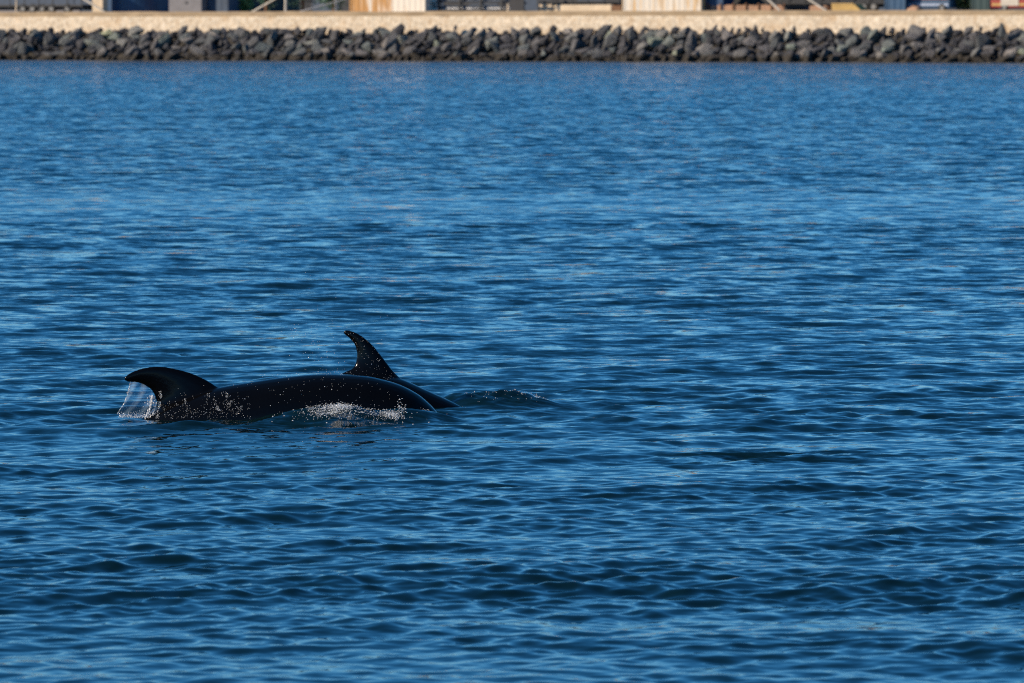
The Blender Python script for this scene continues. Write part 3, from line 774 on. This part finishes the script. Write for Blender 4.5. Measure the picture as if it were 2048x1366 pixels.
def crest(n, u0, u1, dv, up, r0, r1):  # glints on the wave crest, put in as small white blobs
    for i in range(n):
        u = g.uniform(u0, u1); x = -.60 + .91 * u + g.gauss(0, .02); yy = 38.88 + .62 * u + g.gauss(0, .03) - dv * g.random()
        P.append((x, yy, water_z(x, yy) + abs(g.gauss(0, up)))); Q.append(r0 + (r1 - r0) * g.random() ** 2); Sz.append((g.uniform(.8, 1.8), 1, .8))
crest(40, .3, .95, .04, .004, .0008, .0034)
crest(60, .70, .93, .14, .004, .0008, .0034)
crest(40, .3, .9, .35, .003, .0007, .0026)
o = blobs('crest_glints', P, Q, Sz); tag(o, 'white flecks put in as glints along the crest of the dark bow wave on the right', 'foam', kind='stuff')

# sheet of water falling from the hind edge of the near fin
def sheet_material():
    m, t, b = nodes_of('falling_water')
    b.inputs['Base Color'].default_value = (.34, .46, .57, 1); b.inputs['Roughness'].default_value = .08; b.inputs['IOR'].default_value = 1.33
    tr = N(t, 'ShaderNodeBsdfTransparent'); tr.inputs['Color'].default_value = (.93, .97, 1, 1)
    mx = N(t, 'ShaderNodeMixShader'); out = t.nodes['Material Output']
    tc = N(t, 'ShaderNodeTexCoord'); mp = N(t, 'ShaderNodeMapping'); mp.inputs['Scale'].default_value = (22, 20, 6); mp.inputs['Rotation'].default_value = (0, R(-20), 0)
    no = N(t, 'ShaderNodeTexNoise'); no.inputs['Scale'].default_value = 1; no.inputs['Detail'].default_value = 5
    mr = N(t, 'ShaderNodeMapRange'); mr.inputs['From Min'].default_value = .35; mr.inputs['From Max'].default_value = .75
    mr.inputs['To Min'].default_value = .14; mr.inputs['To Max'].default_value = .30
    t.links.new(tc.outputs['Object'], mp.inputs[0]); t.links.new(mp.outputs[0], no.inputs['Vector']); t.links.new(no.outputs['Fac'], mr.inputs['Value'])
    t.links.new(mr.outputs[0], mx.inputs[0]); t.links.new(tr.outputs[0], mx.inputs[1]); t.links.new(b.outputs[0], mx.inputs[2])
    bu = N(t, 'ShaderNodeBump'); bu.inputs['Strength'].default_value = .5; bu.inputs['Distance'].default_value = .01
    t.links.new(no.outputs['Fac'], bu.inputs['Height']); t.links.new(bu.outputs[0], b.inputs['Normal'])
    t.links.new(mx.outputs[0], out.inputs['Surface'])
    return m
FY = Y_FRONT - .02
topc = catmull([px_world(a, b_, FY) for a, b_ in ((259, 763), (272, 764), (287, 769), (300, 780), (308, 796), (311, 814))], 26)
botc = catmull([px_world(a, b_, FY) for a, b_ in ((233, 826), (245, 832), (262, 836), (278, 838), (292, 839), (304, 840))], 26)
V = []
for lay in (0, 1):
    for j in range(21):
        f = j / 20
        for i in range(26):
            p = topc[i] * (1 - f) + botc[i] * f
            p = p + np.array([.022 * math.sin(math.pi * f), -.015 - .05 * math.sin(f * 2.2) * (1 - i / 26) + .005 * math.sin(i * .9 + f * 5) + .006 * lay, 0])
            V.append(p)
F = []
for lay in (0, 1):
    for j in range(20):
        for i in range(25):
            a = lay * 546 + j * 26 + i; q = (a, a + 1, a + 27, a + 26); F.append(q if lay == 0 else q[::-1])
for j in range(20):
    for i in (0, 25):
        a = j * 26 + i; F.append((a, a + 26, a + 572, a + 546))
for i in range(25):
    for j in (0, 20):
        a = j * 26 + i; F.append((a, a + 1, a + 547, a + 546))
V = np.array(V); base = V.mean(0); base[2] = V[:, 2].min()
sh = empty('water_sheet', base); tag(sh, 'thin clear curtain of water falling from the curved fin at left', 'water sheet')
obj('film', np_mesh('film', V - base, F), sheet_material(), sh)
def stream(pts, r0, r1, n=90, jit=.002):
    c = catmull([px_world(a, b_, FY - .05) for a, b_ in pts], n)
    Pp = c + rng.normal(0, jit, c.shape) - base; rad = rng.uniform(r0, r1, n)
    keep = np.sin(np.arange(n) * .37 + n) + rng.normal(0, .7, n) > -.4; Pp = Pp[keep]; rad = rad[keep]; n = len(rad)
    sq = np.stack([rng.uniform(.6, 1, n), np.full(n, .7), rng.uniform(1, 2.5, n)], 1)
    blobs('stream', Pp, rad, sq, DROP, sh)
stream([(259, 768), (255, 785), (247, 806), (233, 828)], .0012, .0038)
stream([(304, 792), (302, 805), (297, 822), (290, 836)], .002, .0065, 150, .004)
stream([(309, 800), (307, 815), (301, 836)], .001, .0035, 70, .004)
P = [px_world(g.gauss(303, 6) - .15 * max(0, q - 812), q, FY - .06 + g.gauss(0, .02)) - Vector(base) for q in [g.uniform(792, 838) for _ in range(260)] if mnoise.noise(Vector((q * .09, 5, 0))) > g.uniform(-.6, .2)]
blobs('stream', P, [.0008 + .004 * g.random() ** 2 for _ in P], None, DROP, sh)
P = [px_world(g.uniform(236, 300), 836 - abs(g.gauss(0, 5)), FY - .05 + g.gauss(0, .03)) - Vector(base) for i in range(300)]
blobs('splash', P, [g.uniform(.001, .0035) for _ in P], None, DROP, sh)
